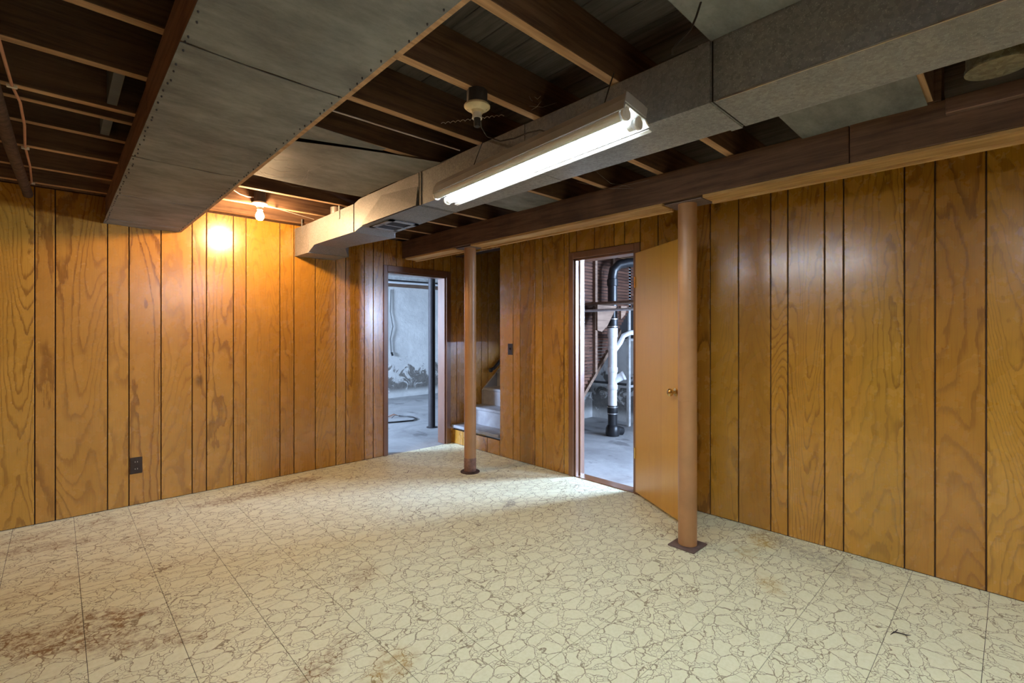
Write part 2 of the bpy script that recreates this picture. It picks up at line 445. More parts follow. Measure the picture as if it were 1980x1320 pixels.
# wall on the left of the photo (plane y = YA), doorway x 2.592..3.295, z < 1.995; it runs on behind the stairs
D1a, D1b, D1z = 2.592, 3.372, 1.995
wl = wall_backing('wall_left', [((XW - TH, YA, 0), (D1a, YA + TH, 2.60)), ((D1a, YA, D1z), (D1b, YA + TH, 2.60)), ((D1b, YA, 0), (6.2, YA + TH, 3.4))])
xsA = [XW, -1.52, -1.32, -1.22, -1.02, -.92, -.64, -.515, -.315, -.112, -.009, .274, .4, .6, .809, .911, 1.112, 1.212, 1.495, 1.62, 1.821, 2.024, 2.126, 2.328, 2.428, 2.547]
planks_A(wl, xsA, .004, ZJ + .005, M['panel'])
planks_A(wl, [2.547, 2.705, 2.912, 3.194, 3.327, 3.435], 2.062, ZJ + .005, M['panel'])
planks_A(wl, [3.435, 3.53, 3.734, 3.924, 4.032, 4.235, 4.335, 4.62, 4.75, 4.95, 5.15], .004, 2.9, M['panel'])
# wall on the right of the photo (plane x = XB): stair opening y 3.83..4.69, doorway y 2.165..2.81
D2a, D2b, D2z = 2.165, 2.808, 2.012
SO, SOz, ST = 3.828, 2.25, .165
wr = wall_backing('wall_right', [((XB, YN, 0), (XB + TH, D2a, 2.52)), ((XB, D2a, D2z), (XB + TH, D2b, 2.52)), ((XB, D2b, 0), (XB + TH, SO, 2.52)),
                                 ((XB, SO, 0), (XB + .03, YA, ST)), ((XB, SO, SOz), (XB + TH, YA, 2.52))])
planks_B(wr, [2.113, 1.953, 1.74, 1.533, 1.333, 1.124, 1.02, .813, .714, .426, .296, .098, -.105, -.205, -.41, -.51, -.79, -.92, -1.12, -1.32, -1.42, -1.63, -1.73, -2.05], .004, ZJ, M['panel_r'])
planks_B(wr, [2.862, 2.776, 2.575, 2.368, 2.262, 2.113], 2.076, ZJ, M['panel_r'])
planks_B(wr, [3.828, 3.62, 3.516, 3.306, 3.2, 2.925, 2.862], .004, ZJ, M['panel_r'])
planks_B(wr, [4.685, 4.475, 4.24, 4.036, 3.828], .004, ST, M['panel_r'])
planks_B(wr, [4.685, 4.475, 4.24, 4.036, 3.828], SOz, ZJ, M['panel_r'])
# window builder, and the two walls behind the camera
def window_frame(name, axis, plane, a0, a1, z0, z1):
    """axis 'x': wall runs along x at y = plane; axis 'y': wall runs along y at x = plane"""
    t = .035
    def P(u, d, z): return (u, plane + d, z) if axis == 'x' else (plane + d, u, z)
    w_ = struct(empty(name, P((a0 + a1) / 2, 0, z0)))
    for (u0, u1, q0, q1) in [(a0, a0 + t, z0, z1), (a1 - t, a1, z0, z1), (a0, a1, z0, z0 + t), (a0, a1, z1 - t, z1), ((a0 + a1) / 2 - .014, (a0 + a1) / 2 + .014, z0, z1)]:
        box('window_frame', P(u0, -.02, q0), P(u1, .02, q1), M['util_white'], w_)
    for u0, u1 in ((a0, (a0 + a1) / 2), ((a0 + a1) / 2, a1)):
        box('pane', P(u0 + .02, -.003, z0 + .03), P(u1 - .02, .003, z1 - .03), M['pane'], w_)
    return w_
struct(box('wall_near', (XW - TH, YN - TH, 0), (XB + TH, YN, 2.6), M['panel_r'], centre=False))
struct(box('wall_side', (XW - TH, YN, 0), (XW, YA, 2.6), M['panel_r'], centre=False))

# ------------------------------------------------------------------ ceiling: deck boards on joists
ce = struct(box('ceiling', (XW - .2, YN - .2, ZD + .02), (6.4, YA + .1, ZD + .06), M['dark'], centre=False))
x = XW - .1; i = 0
while x < 6.3:
    wd = .135
    y1 = YA + .1 if x < 3.45 else 3.80
    box('deck_board', (x + .002, YN - .1, ZD), (x + wd - .002, y1, ZD + .02), M['deck'], ce, .002)
    x += wd; i += 1
JY = [-1.87, -1.44, -1.01, -.58, -.15, .285, .71, 1.135, 1.565, 1.985, 2.395, 2.825, 3.272, 3.705, 4.135, 4.555]
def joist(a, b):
    # floor bounce light painted into the paler underside; shade painted into the darker faces
    o = box('joist', a, b, M['joist'], ce, .002); o.data.materials.append(M['joist_lit_edge'])
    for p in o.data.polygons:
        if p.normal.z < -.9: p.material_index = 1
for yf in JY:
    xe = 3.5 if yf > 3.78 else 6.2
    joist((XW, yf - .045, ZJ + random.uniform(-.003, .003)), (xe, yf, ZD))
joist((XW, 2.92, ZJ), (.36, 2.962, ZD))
box('sill_plate', (XW, YA - .10, ZJ + .012), (2.7, YA, ZJ + .06), M['beam'], ce, .002)
# dark blocking between the joists over the box duct
for ya, yb, h in ((2.40, 2.775, .15), (2.965, 3.225, .16)):
    box('blocking', (.16, ya, ZJ + .01), (.195, yb, ZD), M['blocking'], ce)

# ------------------------------------------------------------------ door casings
def trim(name, parts, mat):
    t = struct(empty(name))
    for nm, a, b in parts: box(nm, a, b, mat, t, .003)
    return t
yf = YA - .018
trim('trim_1', [('casing', (2.545, yf, 0), (D1a, YA, D1z + .065)), ('casing', (D1b, yf, 0), (3.435, YA, D1z + .065)), ('casing', (D1a, yf, D1z), (D1b, YA, D1z + .065)),
                ('jamb', (D1a - .001, YA, 0), (D1a + .018, YA + TH + .02, D1z)), ('jamb', (D1b - .018, YA, 0), (D1b, YA + TH + .02, D1z)), ('jamb', (D1a, YA, D1z - .018), (D1b, YA + TH + .02, D1z))], M['casing'])
xf = XB - .018
trim('trim_2', [('casing', (xf, D2b, 0), (XB, D2b + .055, D2z + .06)), ('casing', (xf, D2a - .052, 0), (XB, D2a, D2z + .06)), ('casing', (xf, D2a, D2z), (XB, D2b, D2z + .06)),
                ('jamb', (XB, D2b - .018, 0), (XB + TH + .01, D2b, D2z)), ('jamb', (XB, D2a, 0), (XB + TH + .01, D2a + .018, D2z)), ('jamb', (XB, D2a, D2z - .018), (XB + TH + .01, D2b, D2z)),
                ('stop', (XB + .05, D2b - .03, 0), (XB + .085, D2b - .018, D2z - .018)), ('threshold', (XB - .004, D2a, -.002), (XB + TH, D2b, .006))], M['casing'])

# ------------------------------------------------------------------ open door leaf
hx, hy = 3.455, 2.135; ang = math.atan2(-.516, -.300); LW = .655
door = D.objects.new('door_1', None); COL.objects.link(door); door.location = (hx, hy, 0); door.rotation_euler = (0, 0, ang)
struct(door, 'flat orange varnished wooden door standing open behind the brown column')
def dpart(name, a, b, mat, bev=.0015):
    bm = bmesh.new(); add_box(bm, a, b, bev); o = link(name, bm_mesh(bm, name), mat); o.parent = door; return o
dpart('leaf', (0, -.0175, .025), (LW, .0175, 1.985), M['doorw'])
for sgn in (-1, 1):
    bm = bmesh.new()
    add_lathe(bm, (0, 0, 0), [(.0, 0), (.028, 0), (.028, .006), (.011, .010), (.011, .026), (.022, .034), (.027, .044), (.026, .054), (.016, .062), (.0001, .064)], 20)
    bmesh.ops.transform(bm, matrix=Matrix.Translation((LW - .065, sgn * .0175, .915)) @ Matrix.Rotation(-sgn * R90, 4, 'X'), verts=bm.verts)
    o = link('knob', bm_mesh(bm, 'knob', True), M['brass']); o.parent = door
for zz in (.3, 1.7):
    bm = bmesh.new(); add_tube(bm, [(0, -.022, zz), (0, -.022, zz + .09)], .007, 8); o = link('hinge', bm_mesh(bm, 'hinge', True), M['brass']); o.parent = door

# ------------------------------------------------------------------ beam and columns
BX0, BX1, BZ0, BZ1 = 2.76, 2.965, 2.150, 2.335
beam = thing('support_beam', 'long dark brown timber beam resting on the two brown columns', 'beam', (2.86, 2, BZ0))
for a, b in ((4.66, .548), (.544, YN)):
    box('beam_board', (BX0, a, BZ0), (BX0 + .065, b, BZ1), M['beam'], beam, .003)
for a, b in ((4.66, 1.9), (1.896, YN)):
    box('beam_board', (BX0 + .070, a, BZ0 + .004), (BX0 + .135, b, BZ1), M['beam'], beam, .003)
    box('beam_board', (BX0 + .140, a, BZ0 - .006), (BX1, b, BZ1), M['beam'], beam, .003)
for a, b in ((4.60, 3.72), (3.46, 1.53), (1.27, YN)):
    o = box('plywood_strip', (BX0 + .004, a, BZ0 - .019), (BX0 + .128, b, BZ0 - .001), M['strip'], beam, .002)
    o['label'] = 'pale plywood strip nailed under the beam'
    box('edge_strip', (BX0 + .134, a, BZ0 - .030), (BX0 + .155, b, BZ0 - .007), M['strip'], beam, .002)
box('cleat_block', (BX0 - .004, .215, BZ1), (BX0 + .12, .262, ZD), M['beam'], beam, .002)
def column(y, label, square):
    c = thing('support_column', label, 'column', (2.865, y, 0), 'brown steel columns under the beam')
    z1 = BZ0 - .012
    lathe('pole', (2.865, y, 0), [(.0565, .012), (.0565, z1)], M['column'], c, 40)
    lathe('seam_ring', (2.865, y, .905), [(.0565, 0), (.0575, .001), (.0575, .005), (.0565, .006)], M['column'], c, 40)
    if square: box('base_plate', (2.865 - .092, y - .085, 0), (2.865 + .092, y + .085, .010), M['plate'], c, .002)
    else:
        lathe('base_plate', (2.865, y, 0), [(.092, 0), (.092, .007), (.084, .012), (.0, .012)], M['rust'], c, 40)
        lathe('rust_sleeve', (2.865, y, 0), [(.0565, .012), (.0575, .014), (.0575, .135), (.0565, .139)], M['sleeve'], c, 40)
    box('cap_plate', (2.865 - .075, y - .125, z1), (2.865 + .095, y + .125, BZ0 - .006), M['plate'], c, .002)
    return c
column(1.412, 'thick brown steel column on a square plate in front of the open door', True)
column(3.590, 'brown steel column on a round rusty base beside the stair opening', False)

# ------------------------------------------------------------------ boxed return duct (left)
bd = thing('boxed_duct', 'wide boxed return duct with grey sheet underside and wooden sides', 'duct', (.49, 1.5, 2.147))
ys = [YN, -.79, .405, 1.603, 2.797, 3.640, 4.47, YA - PT - .001]
for k, (a, b) in enumerate(zip(ys[:-1], ys[1:])):
    bm = bmesh.new(); nx, ny = 6, 10
    grid = [[bm.verts.new((.249 + (.716 - .249) * i / nx, a + .005 + (b - a - .010) * j / ny,
             2.147 + .0022 * math.sin(i * 1.7 + k) * math.sin(j * .9 + k * 2) - .004 * math.sin(math.pi * i / nx))) for j in range(ny + 1)] for i in range(nx + 1)]
    for i in range(nx):
        for j in range(ny): bm.faces.new((grid[i][j], grid[i + 1][j], grid[i + 1][j + 1], grid[i][j + 1]))
    r = bmesh.ops.extrude_face_region(bm, geom=list(bm.faces))
    for v in [q for q in r['geom'] if isinstance(q, bmesh.types.BMVert)]: v.co.z += .003
    o = link('sheet_panel', bm_mesh(bm, 'sheet_panel', True), M['sheet']); attach(o, bd)
box('side_board', (.258, YN, 2.170), (.282, 2.40, ZJ), M['boxwood'], bd, .002)
box('side_board', (.262, 2.404, 2.153), (.284, YA - .01, ZJ), M['boxwood'], bd, .002)
box('edge_rail', (.252, YN, 2.153), (.280, 2.40, 2.169), M['boxwood'], bd, .002)
box('edge_rail', (.714, YN, 2.149), (.736, YA - .01, 2.172), M['joist_lit_edge'], bd, .002)
box('side_board', (.714, YN, 2.173), (.736, YA - .01, ZJ), M['boxwood'], bd, .002)
bm = bmesh.new()
y = .3
while y < 4.6:
    for xx in (.260 + random.uniform(-.003, .006), .706 + random.uniform(-.006, .003)):
        add_lathe(bm, (xx, y + random.uniform(-.02, .02), 2.1405), [(.002, 0), (.003, .004), (.002, .0075)], 6)
    y += .062
o = link('nail_heads', bm_mesh(bm, 'nail_heads'), M['iron']); attach(o, bd); o['kind'] = 'stuff'

# ------------------------------------------------------------------ galvanised trunk duct
td = thing('trunk_duct', 'long galvanised metal trunk duct running under the joists to the wall', 'duct', (1.77, 1.5, 2.125))
def loft(name, st, mat):
    bm = bmesh.new(); rings = []
    for (y, xl, xr, zb, zt) in st: rings.append([bm.verts.new(p) for p in ((xl, y, zb), (xr, y, zb), (xr, y, zt), (xl, y, zt))])
    for A, B in zip(rings[:-1], rings[1:]):
        for k in range(4): bm.faces.new((A[k], A[(k + 1) % 4], B[(k + 1) % 4], B[k]))
    bm.faces.new(rings[0]); bm.faces.new(rings[-1])
    o = link(name, bm_mesh(bm, name), mat); attach(o, td); return o
XL = 1.627
loft('duct_section', [(YN + .01, XL, 1.911, 2.125, 2.337), (.709, XL, 1.911, 2.125, 2.337)], M['galv'])
loft('dark_joint', [(.708, XL + .005, 1.90, 2.128, 2.335), (.721, XL + .005, 1.90, 2.128, 2.335)], M['dark'])
loft('duct_section', [(.716, XL + .002, 1.909, 2.126, 2.336), (1.62, XL + .002, 1.905, 2.125, 2.334)], M['galv'])
loft('duct_section', [(1.623, XL + .001, 1.905, 2.124, 2.335), (2.532, XL + .001, 1.895, 2.122, 2.330)], M['galv'])
loft('offset_section', [(2.549, XL, 1.895, 2.122, 2.330), (3.332, XL, 1.920, 2.115, 2.326), (3.37, XL, 1.925, 2.108, 2.322), (3.436, XL, 1.975, 2.092, 2.306)], M['galv_old'])
loft('duct_section', [(3.452, XL, 1.972, 2.095, 2.306), (4.10, XL, 1.90, 2.100, 2.306), (4.21, XL, 1.905, 2.100, 2.306), (4.352, XL, 2.0, 2.048, 2.306)], M['galv_old'])
loft('duct_boot', [(4.356, XL, 2.0, 2.048, 2.306), (YA - PT, XL, 2.0, 2.052, 2.312)], M['galv_old'])
for y in (2.540, 3.444):
    loft('dark_joint', [(y - .008, XL + .004, 1.88, 2.126, 2.30), (y + .008, XL + .004, 1.88, 2.126 if y < 3 else 2.10, 2.30)], M['dark'])
loft('drive_cleat', [(.720, XL - .005, 1.914, 2.1225, 2.336), (.762, XL - .005, 1.914, 2.1225, 2.336)], M['galv'])
loft('drive_cleat', [(4.345, XL - .003, 2.003, 2.046, 2.308), (4.359, XL - .003, 2.003, 2.046, 2.308)], M['galv_old'])
loft('drive_cleat', [(2.520, XL - .004, 1.898, 2.1195, 2.332), (2.532, XL - .004, 1.898, 2.1195, 2.332)], M['galv_old'])
box('bead_edge', (XL - .002, YN + .02, 2.1225), (XL + .004, .70, 2.127), M['clamp'], td)
# creased triangles pressed into the offset section's side
def crease(name, pts, mat):
    bm = bmesh.new(); a = [bm.verts.new(p) for p in pts]; bm.faces.new(a)
    r = bmesh.ops.extrude_face_region(bm, geom=list(bm.faces))
    for v in [q for q in r['geom'] if isinstance(q, bmesh.types.BMVert)]: v.co.x += .004
    bm.verts.ensure_lookup_table()
    o = link(name, bm_mesh(bm, name), mat); attach(o, td)
crease('crease_panel', [(XL - .013, 2.56, 2.124), (XL - .0005, 2.56, 2.245), (XL - .0005, 3.02, 2.285), (XL - .010, 3.32, 2.118)], M['galv_old'])
for y, zt in ((4.50, 2.31), (3.70, 2.31)):
    box('hanger_strap', (XL - .004, y - .010, 2.235), (XL + .001, y + .010, ZJ + .03), M['galv_old'], td)
# register in the underside
rg = empty('ceiling_register', (1.78, 3.12, 2.11)); attach(rg, td)
rz0, rz1 = 2.108, 2.1155
def rpart(nm, a, b, mat):
    o = box(nm, a, b, mat, None); o.parent = rg; o.matrix_parent_inverse = Matrix.Translation((1.78, 3.12, 2.11)).inverted(); return o
rx0, rx1, ry0, ry1 = 1.668, 1.895, 2.965, 3.275
rpart('frame_bar', (rx0, ry0, rz0), (rx0 + .035, ry1, rz1), M['galv']); rpart('frame_bar', (rx1 - .035, ry0, rz0), (rx1, ry1, rz1), M['galv'])
rpart('frame_bar', (rx0, ry0, rz0), (rx1, ry0 + .035, rz1), M['galv']); rpart('frame_bar', (rx0, ry1 - .035, rz0), (rx1, ry1, rz1), M['galv'])
rpart('frame_bar', (rx0, 3.112, rz0), (rx1, 3.128, rz1), M['galv'])
rpart('dark_opening', (rx0 + .03, ry0 + .03, rz0 + .004), (rx1 - .03, ry1 - .03, rz1 + .002), M['dark'])
for k in range(10):
    yy = ry0 + .045 + k * .025
    rpart('louvre', (rx0 + .033, yy, rz0 + .001), (rx1 - .033, yy + .004, rz0 + .006), M['iron'])

# ------------------------------------------------------------------ joist pans: grey sheets nailed under the joists
def pan(name, label, corners, sag, seed):
    rnd = random.Random(seed); bm = bmesh.new(); nx, ny = 16, 12; P = [Vector(c) for c in corners]
    ph = [rnd.uniform(0, 6) for _ in range(4)]; g_ = []
    for i in range(nx + 1):
        row = []
        for j in range(ny + 1):
            u, v = i / nx, j / ny
            p = P[0] * (1 - u) * (1 - v) + P[1] * u * (1 - v) + P[2] * u * v + P[3] * (1 - u) * v
            p = p.copy(); p.z -= sag * (math.sin(math.pi * v * 2 + ph[0]) * .3 + .35 * math.sin(5 * u + ph[1]) * math.sin(3 * v + ph[2]) + .5)
            row.append(bm.verts.new(p))
        g_.append(row)
    for i in range(nx):
        for j in range(ny): bm.faces.new((g_[i][j], g_[i + 1][j], g_[i + 1][j + 1], g_[i][j + 1]))
    r = bmesh.ops.extrude_face_region(bm, geom=list(bm.faces))
    for v in [q for q in r['geom'] if isinstance(q, bmesh.types.BMVert)]: v.co.z += .002
    return tag(link(name, bm_mesh(bm, name, True), M['sheet']), label, 'sheet', 'grey sheets nailed under the joists')
zp = ZJ - .006
pan('joist_pan', 'sagging grey sheet under the joists between the boxed duct and the lit bulb', [(.742, 2.62, zp), (1.622, 2.30, zp), (1.622, 3.30, zp), (.742, 3.30, zp)], .012, 1)
pan('joist_pan', 'torn strip of grey sheet at the front edge of the sagging ceiling sheet', [(.742, 2.33, zp + .004), (1.30, 2.36, zp + .004), (1.30, 2.40, zp + .004), (.742, 2.60, zp + .004)], .004, 2)
pan('joist_pan', 'grey sheet under the joists at the top edge above the metal duct seam', [(.75, .24, zp), (1.622, .24, zp), (1.622, .716, zp), (.75, .716, zp)], .003, 3)
pan('joist_pan', 'creased grey sheet between the trunk duct and the right end of the beam', [(1.92, .26, zp), (2.83, .26, zp), (2.83, .745, zp), (1.92, .745, zp)], .010, 4)
pan('joist_pan', 'flat grey sheet between duct and beam behind the fluorescent fixture', [(1.93, 2.385, zp), (2.80, 2.385, zp), (2.80, 2.83, zp), (1.93, 2.83, zp)], .003, 5)

# ------------------------------------------------------------------ round branch pipe (upper right)
rp = thing('branch_pipe', 'round crimped galvanised pipe stub hanging between the joists at upper right', 'pipe', (2.52, .04, 2.31))
lathe('pipe', (2.52, .04, 0), [(.088, 2.325), (.088, 2.40), (.090, 2.402), (.090, 2.408), (.088, 2.41), (.086, ZD - .002)], M['galv_pipe'], rp, 36)
lathe('rim', (2.52, .04, 0), [(.080, 2.312), (.092, 2.312), (.093, 2.318), (.092, 2.326), (.080, 2.326)], M['galv_pipe'], rp, 36)
tube('side_branch', [(1.92, .05, 2.43), (2.1, .05, 2.43), (2.45, .04, 2.43)], .07, M['galv_pipe'], rp, 24)
tag(box('timber_ledge', (2.72, -.13, 2.26), (2.756, .20, 2.325), M['boxwood'], None, .003), 'short reddish timber ledge on the beam face below the round pipe', 'timber')

# ------------------------------------------------------------------ fluorescent fixture
A = Vector((1.443, .890, 2.050)); B = Vector((1.537, 2.112, 2.042))    # axis of the lit tube
dirv = (B - A).normalized(); side = Vector((dirv.y, -dirv.x, 0)).normalized()    # side: +x
yaw = math.atan2(dirv.y, dirv.x) - R90
fx = D.objects.new('fluorescent_fixture', None); COL.objects.link(fx)
fx.location = A - side * .030 + Vector((0, 0, .034)); fx.rotation_euler = (0, .20, yaw)
tag(fx, 'two-tube fluorescent strip light with one lit tube hanging beside the duct', 'light')
L = (B - A).length
def fpart(name, bm, mat, smooth=False, parent=None):
    o = link(name, bm_mesh(bm, name, smooth), mat); o.parent = parent or fx; return o
def fprism(name, poly, y0, y1, mat):
    bm = bmesh.new()
    Aa = [bm.verts.new((p[0], y0, p[1])) for p in poly]; Bb = [bm.verts.new((p[0], y1, p[1])) for p in poly]
    bm.faces.new(Aa); bm.faces.new(list(reversed(Bb))); n = len(poly)
    for i in range(n): bm.faces.new((Aa[i], Aa[(i + 1) % n], Bb[(i + 1) % n], Bb[i]))
    return fpart(name, bm, mat)
hs = fprism('housing', [(-.052, -.004), (-.055, -.023), (-.060, -.023), (-.058, .012), (-.048, .042), (.048, .042), (.058, .012), (.052, -.004)], -.012, L + .012, M['fixt'])
rf = fprism('reflector', [(-.052, -.005), (.056, -.005), (.080, -.020), (.085, -.021), (.088, -.016), (.060, -.002), (-.052, -.002)], -.012, L + .012, M['white'])
lp = fprism('reflector_lip', [(.083, -.030), (.101, -.030), (.101, -.026), (.085, -.0265)], -.012, L + .012, M['white'])
for k, (sx, mt, nm) in enumerate(((-.034, 'tube_off', 'unlit_tube'), (.034, 'tube_on', 'lit_tube'))):
    bm = bmesh.new(); add_tube(bm, [(sx, .035, -.027), (sx, L - .02, -.027)], .019, 20)
    tb = fpart(nm, bm, M[mt], True)
    for y0, y1 in ((.012, .036), (L - .021, L + .002)):
        bm = bmesh.new(); add_tube(bm, [(sx, y0, -.027), (sx, y1, -.027)], .0188, 20); fpart('tube_cap', bm, M['tube_off'] if k == 0 else M['white'], True, tb)
    for y0 in (-.008, L + .002):
        bm = bmesh.new(); add_box(bm, (sx - .011, y0, -.049), (sx + .011, y0 + .010, 0), .003); add_tube(bm, [(sx, y0 + .001, -.029), (sx, y0 + .009, -.029)], .022, 16)
        fpart('lamp_holder', bm, M['white'], False)
bm = bmesh.new(); add_box(bm, (-.060, -.016, .0), (.060, -.012, .038), .002); fpart('end_cap', bm, M['fixt'])
for yy in (.18, L - .18):
    bm = bmesh.new(); add_tube(bm, [(.03, yy, .040), (.06, yy, .20), (.075, yy, .270)], .0025, 6); fpart('hanger_wire', bm, M['iron'], True)
# its twin further along the same row, just outside the right edge of the photo
fx2 = fx.copy(); COL.objects.link(fx2); fx2.location = fx.location - Vector((.10, 2.22, .0))
tag(fx2, 'two-tube fluorescent strip light with both tubes lit, outside the photo beside the camera', 'light')
for ch in list(fx.children):
    c2 = ch.copy(); COL.objects.link(c2); c2.parent = fx2
    if c2.name.startswith('unlit_tube'):
        c2.data = ch.data.copy(); c2.data.materials[0] = M['tube_on']; c2.name = 'lit_tube'
    for g2 in ch.children:
        d2 = g2.copy(); COL.objects.link(d2); d2.parent = c2
# power cord from the ceiling box to the fixture and the pull-chain spring
tag(tube('lamp_cord', [(1.36, 1.63, 2.30), (1.39, 1.66, 2.262), (1.42, 1.655, 2.228), (1.45, 1.60, 2.198), (1.46, 1.52, 2.190), (1.455, 1.43, 2.186), (1.455, 1.36, 2.176), (1.452, 1.325, 2.158), (1.450, 1.312, 2.134)], .003, M['iron'], None, 8),
    'thin dark cord looping from the ceiling to the fluorescent fixture', 'cord')
pts = []
for k in range(0, 121):
    t = k / 120; a = t * 2 * math.pi * 13
    p = Vector((1.20, 1.70, 2.235)).lerp(Vector((1.44, 1.56, 2.30)), t); pts.append(p + Vector((0, math.cos(a), math.sin(a))) * .0035)
tag(tube('coil_spring', pts, .0009, M['wcable'], None, 5), 'small coiled spring stretched below the unlit ceiling lampholder', 'spring')

# ------------------------------------------------------------------ porcelain lampholders
def lampholder(x, y, zdisc, label, lit, box_to):
    t = thing('ceiling_lampholder', label, 'lampholder', (x, y, zdisc), 'porcelain lampholders on the joists')
    lathe('junction_box', (x, y, 0), [(.038, zdisc + .012), (.043, zdisc + .018), (.043, box_to - .002), (.038, box_to)], M['iron'], t, 8)
    po = M['porc_w'] if lit else M['porcelain']
    d = lathe('porcelain_base', (x, y, zdisc), [(.024, -.024), (.028, -.015), (.046, -.007), (.054, .0), (.054, .006), (.048, .012), (.0, .012)], po, t, 32)
    lathe('socket', (x, y, zdisc), [(.015, -.046), (.0205, -.048), (.0215, -.043), (.020, -.039), (.019, -.022), (.024, -.018)], M['porc_w'], t, 24)
    for sx in (-.034, .034):
        o = lathe('screw', (x + sx * math.cos(T), y - sx * math.sin(T), zdisc - .0105), [(.006, 0), (.006, .004), (.0, .004)], M['iron'], t, 10)
    if lit:
        lathe('light_bulb', (x, y, zdisc), [(.0001, -.128), (.012, -.126), (.022, -.119), (.028, -.108), (.030, -.096), (.028, -.084), (.021, -.068), (.014, -.054), (.013, -.046)], M['bulb'], t, 24)
    else:
        lathe('plug_adapter', (x, y, zdisc), [(.010, -.082), (.013, -.080), (.0145, -.05), (.0145, -.044)], M['iron'], t, 16)
    return t
lampholder(1.262, 1.535, 2.268, 'yellowed porcelain ceiling lampholder without a bulb', False, 2.338)
lb = lampholder(1.146, 4.055, 2.335, 'porcelain ceiling lampholder with a glowing bare bulb near the wall', True, 2.43)
tag(tube('pull_wire', [(1.18, 4.05, 2.335), (1.35, 4.12, 2.332), (1.62, 4.2, 2.318)], .003, M['wcable'], None, 6), 'pale wire running from the lit bulb holder to the duct', 'wire')
tag(tube('loose_wire', [(.93, 3.99, 2.40), (1.0, 4.02, 2.375), (1.06, 4.04, 2.372), (1.10, 4.05, 2.378)], .004, M['wcable'], None, 6), 'short pale wire entering the box above the lit bulb', 'wire')
tag(tube('joist_cable', [(.742, 2.160, 2.352), (1.2, 2.145, 2.350), (1.622, 2.125, 2.347)], .004, M['wcable'], None, 6), 'thin pale cable strung across the dark joist bay above the fixture', 'cable')
tag(tube('hanging_wire', [(1.41, .652, 2.335), (1.40, .662, 2.29), (1.39, .675, 2.252), (1.375, .705, 2.222), (1.37, .722, 2.205), (1.372, .724, 2.190)], .0032, M['iron'], None, 6), 'loose black wire end dangling from the grey sheet at the top edge', 'wire')
tag(tube('duct_flue', [(1.74, 4.0, 2.3075), (1.74, 4.0, 2.40)], .055, M['clamp'], None, 20), 'short shiny round collar on top of the duct by the wall', 'pipe')

# ------------------------------------------------------------------ things under the left joists
cb = thing('stapled_cable', 'copper-coloured cable stapled across the joists at far left', 'cable', (-.13, 3.2, 2.33))
tube('cable', [(-.160, 1.9, 2.334), (-.150, 2.2, 2.330), (-.142, 2.42, 2.330), (-.132, 2.79, 2.333), (-.115, 2.95, 2.326), (-.112, 3.25, 2.324), (-.124, 3.66, 2.333), (-.116, 4.05, 2.326), (-.122, 4.50, 2.333), (-.140, 4.56, 2.322)], .0055, M['cable'], cb, 8)
for xx, yy in ((-.132, 2.80), (-.124, 3.69), (-.122, 4.53)):
    box('staple', (xx - .016, yy - .006, 2.325), (xx + .016, yy + .006, 2.339), M['staple'], cb, .002)
tag(tube('old_pipe', [(-.19, 2.2, 2.290), (-.18, 3.0, 2.290), (-.172, 3.6, 2.290), (-.155, 4.3, 2.290), (-.145, 4.60, 2.284), (-.143, 4.63, 2.270)], .026, M['rust'], None, 14), 'rusty dark pipe slung under the joists at far left', 'pipe')
# cobwebs on the sagging sheet and joists: thin loose strands
def cobweb(label, segs):
    bm = bmesh.new()
    for p, q in segs:
        p, q = Vector(p), Vector(q); m_ = p.lerp(q, .5) - Vector((0, 0, (q - p).length * .1)); add_tube(bm, [p, m_, q], .0004, 4)
    o = tag(link('cobweb', bm_mesh(bm, 'cobweb'), M['cob']), label, 'cobweb'); return o
rr = random.Random(3)
def web(c, sx, sy, dz, n):
    return [((c[0] + rr.uniform(-sx, sx), c[1] + rr.uniform(-sy, sy), c[2] - rr.uniform(0, dz)), (c[0] + rr.uniform(-sx, sx), c[1] + rr.uniform(-sy, sy), c[2] - rr.uniform(0, dz))) for _ in range(n)]
cobweb('wispy cobweb under the sagging grey ceiling sheet', web((1.0, 3.0, 2.325), .18, .25, .05, 16))
cobweb('faint cobweb strands beside the unlit porcelain lampholder', web((1.50, 1.42, 2.36), .10, .18, .05, 4))
cobweb('cobweb strands between duct and beam behind the fluorescent light', [((2.35, 1.95, 2.33), (2.74, 1.72, 2.28)), ((2.30, 1.75, 2.33), (2.70, 1.72, 2.28)), ((2.5, 2.0, 2.33), (2.72, 1.6, 2.30))])

# ------------------------------------------------------------------ outlet and switch
ou = thing('wall_outlet', 'dark brown double power outlet low on the panelled wall', 'outlet', (.444, YA - PT, .305))
box('cover_plate', (.406, YA - PT - .006, .243), (.482, YA - PT, .370), M['brown_pl'], ou, .003)
for zz in (.334, .280):
    s_ = lathe('socket_face', (0, 0, 0), [(.017, 0), (.017, .003), (.0, .003)], M['brown_pl'], None, 20)
    s_.rotation_euler = (R90, 0, 0); s_.location = (.444, YA - PT - .006, zz); 
    s_.parent = ou; s_.matrix_parent_inverse = Matrix.Translation(ou.location).inverted()
    for xx in (.437, .451): box('slot', (xx - .0018, YA - PT - .0105, zz - .004), (xx + .0018, YA - PT - .0088, zz + .006), M['clamp'], ou)
sw = thing('light_switch', 'dark brown light switch plate beside the stair opening', 'switch', (XB - PT, 3.66, 1.157))
box('cover_plate', (XB - PT - .006, 3.623, 1.098), (XB - PT, 3.697, 1.215), M['brown_pl'], sw, .003)
box('toggle', (XB - PT - .018, 3.654, 1.150), (XB - PT - .006, 3.666, 1.172), M['brown_pl'], sw, .002)

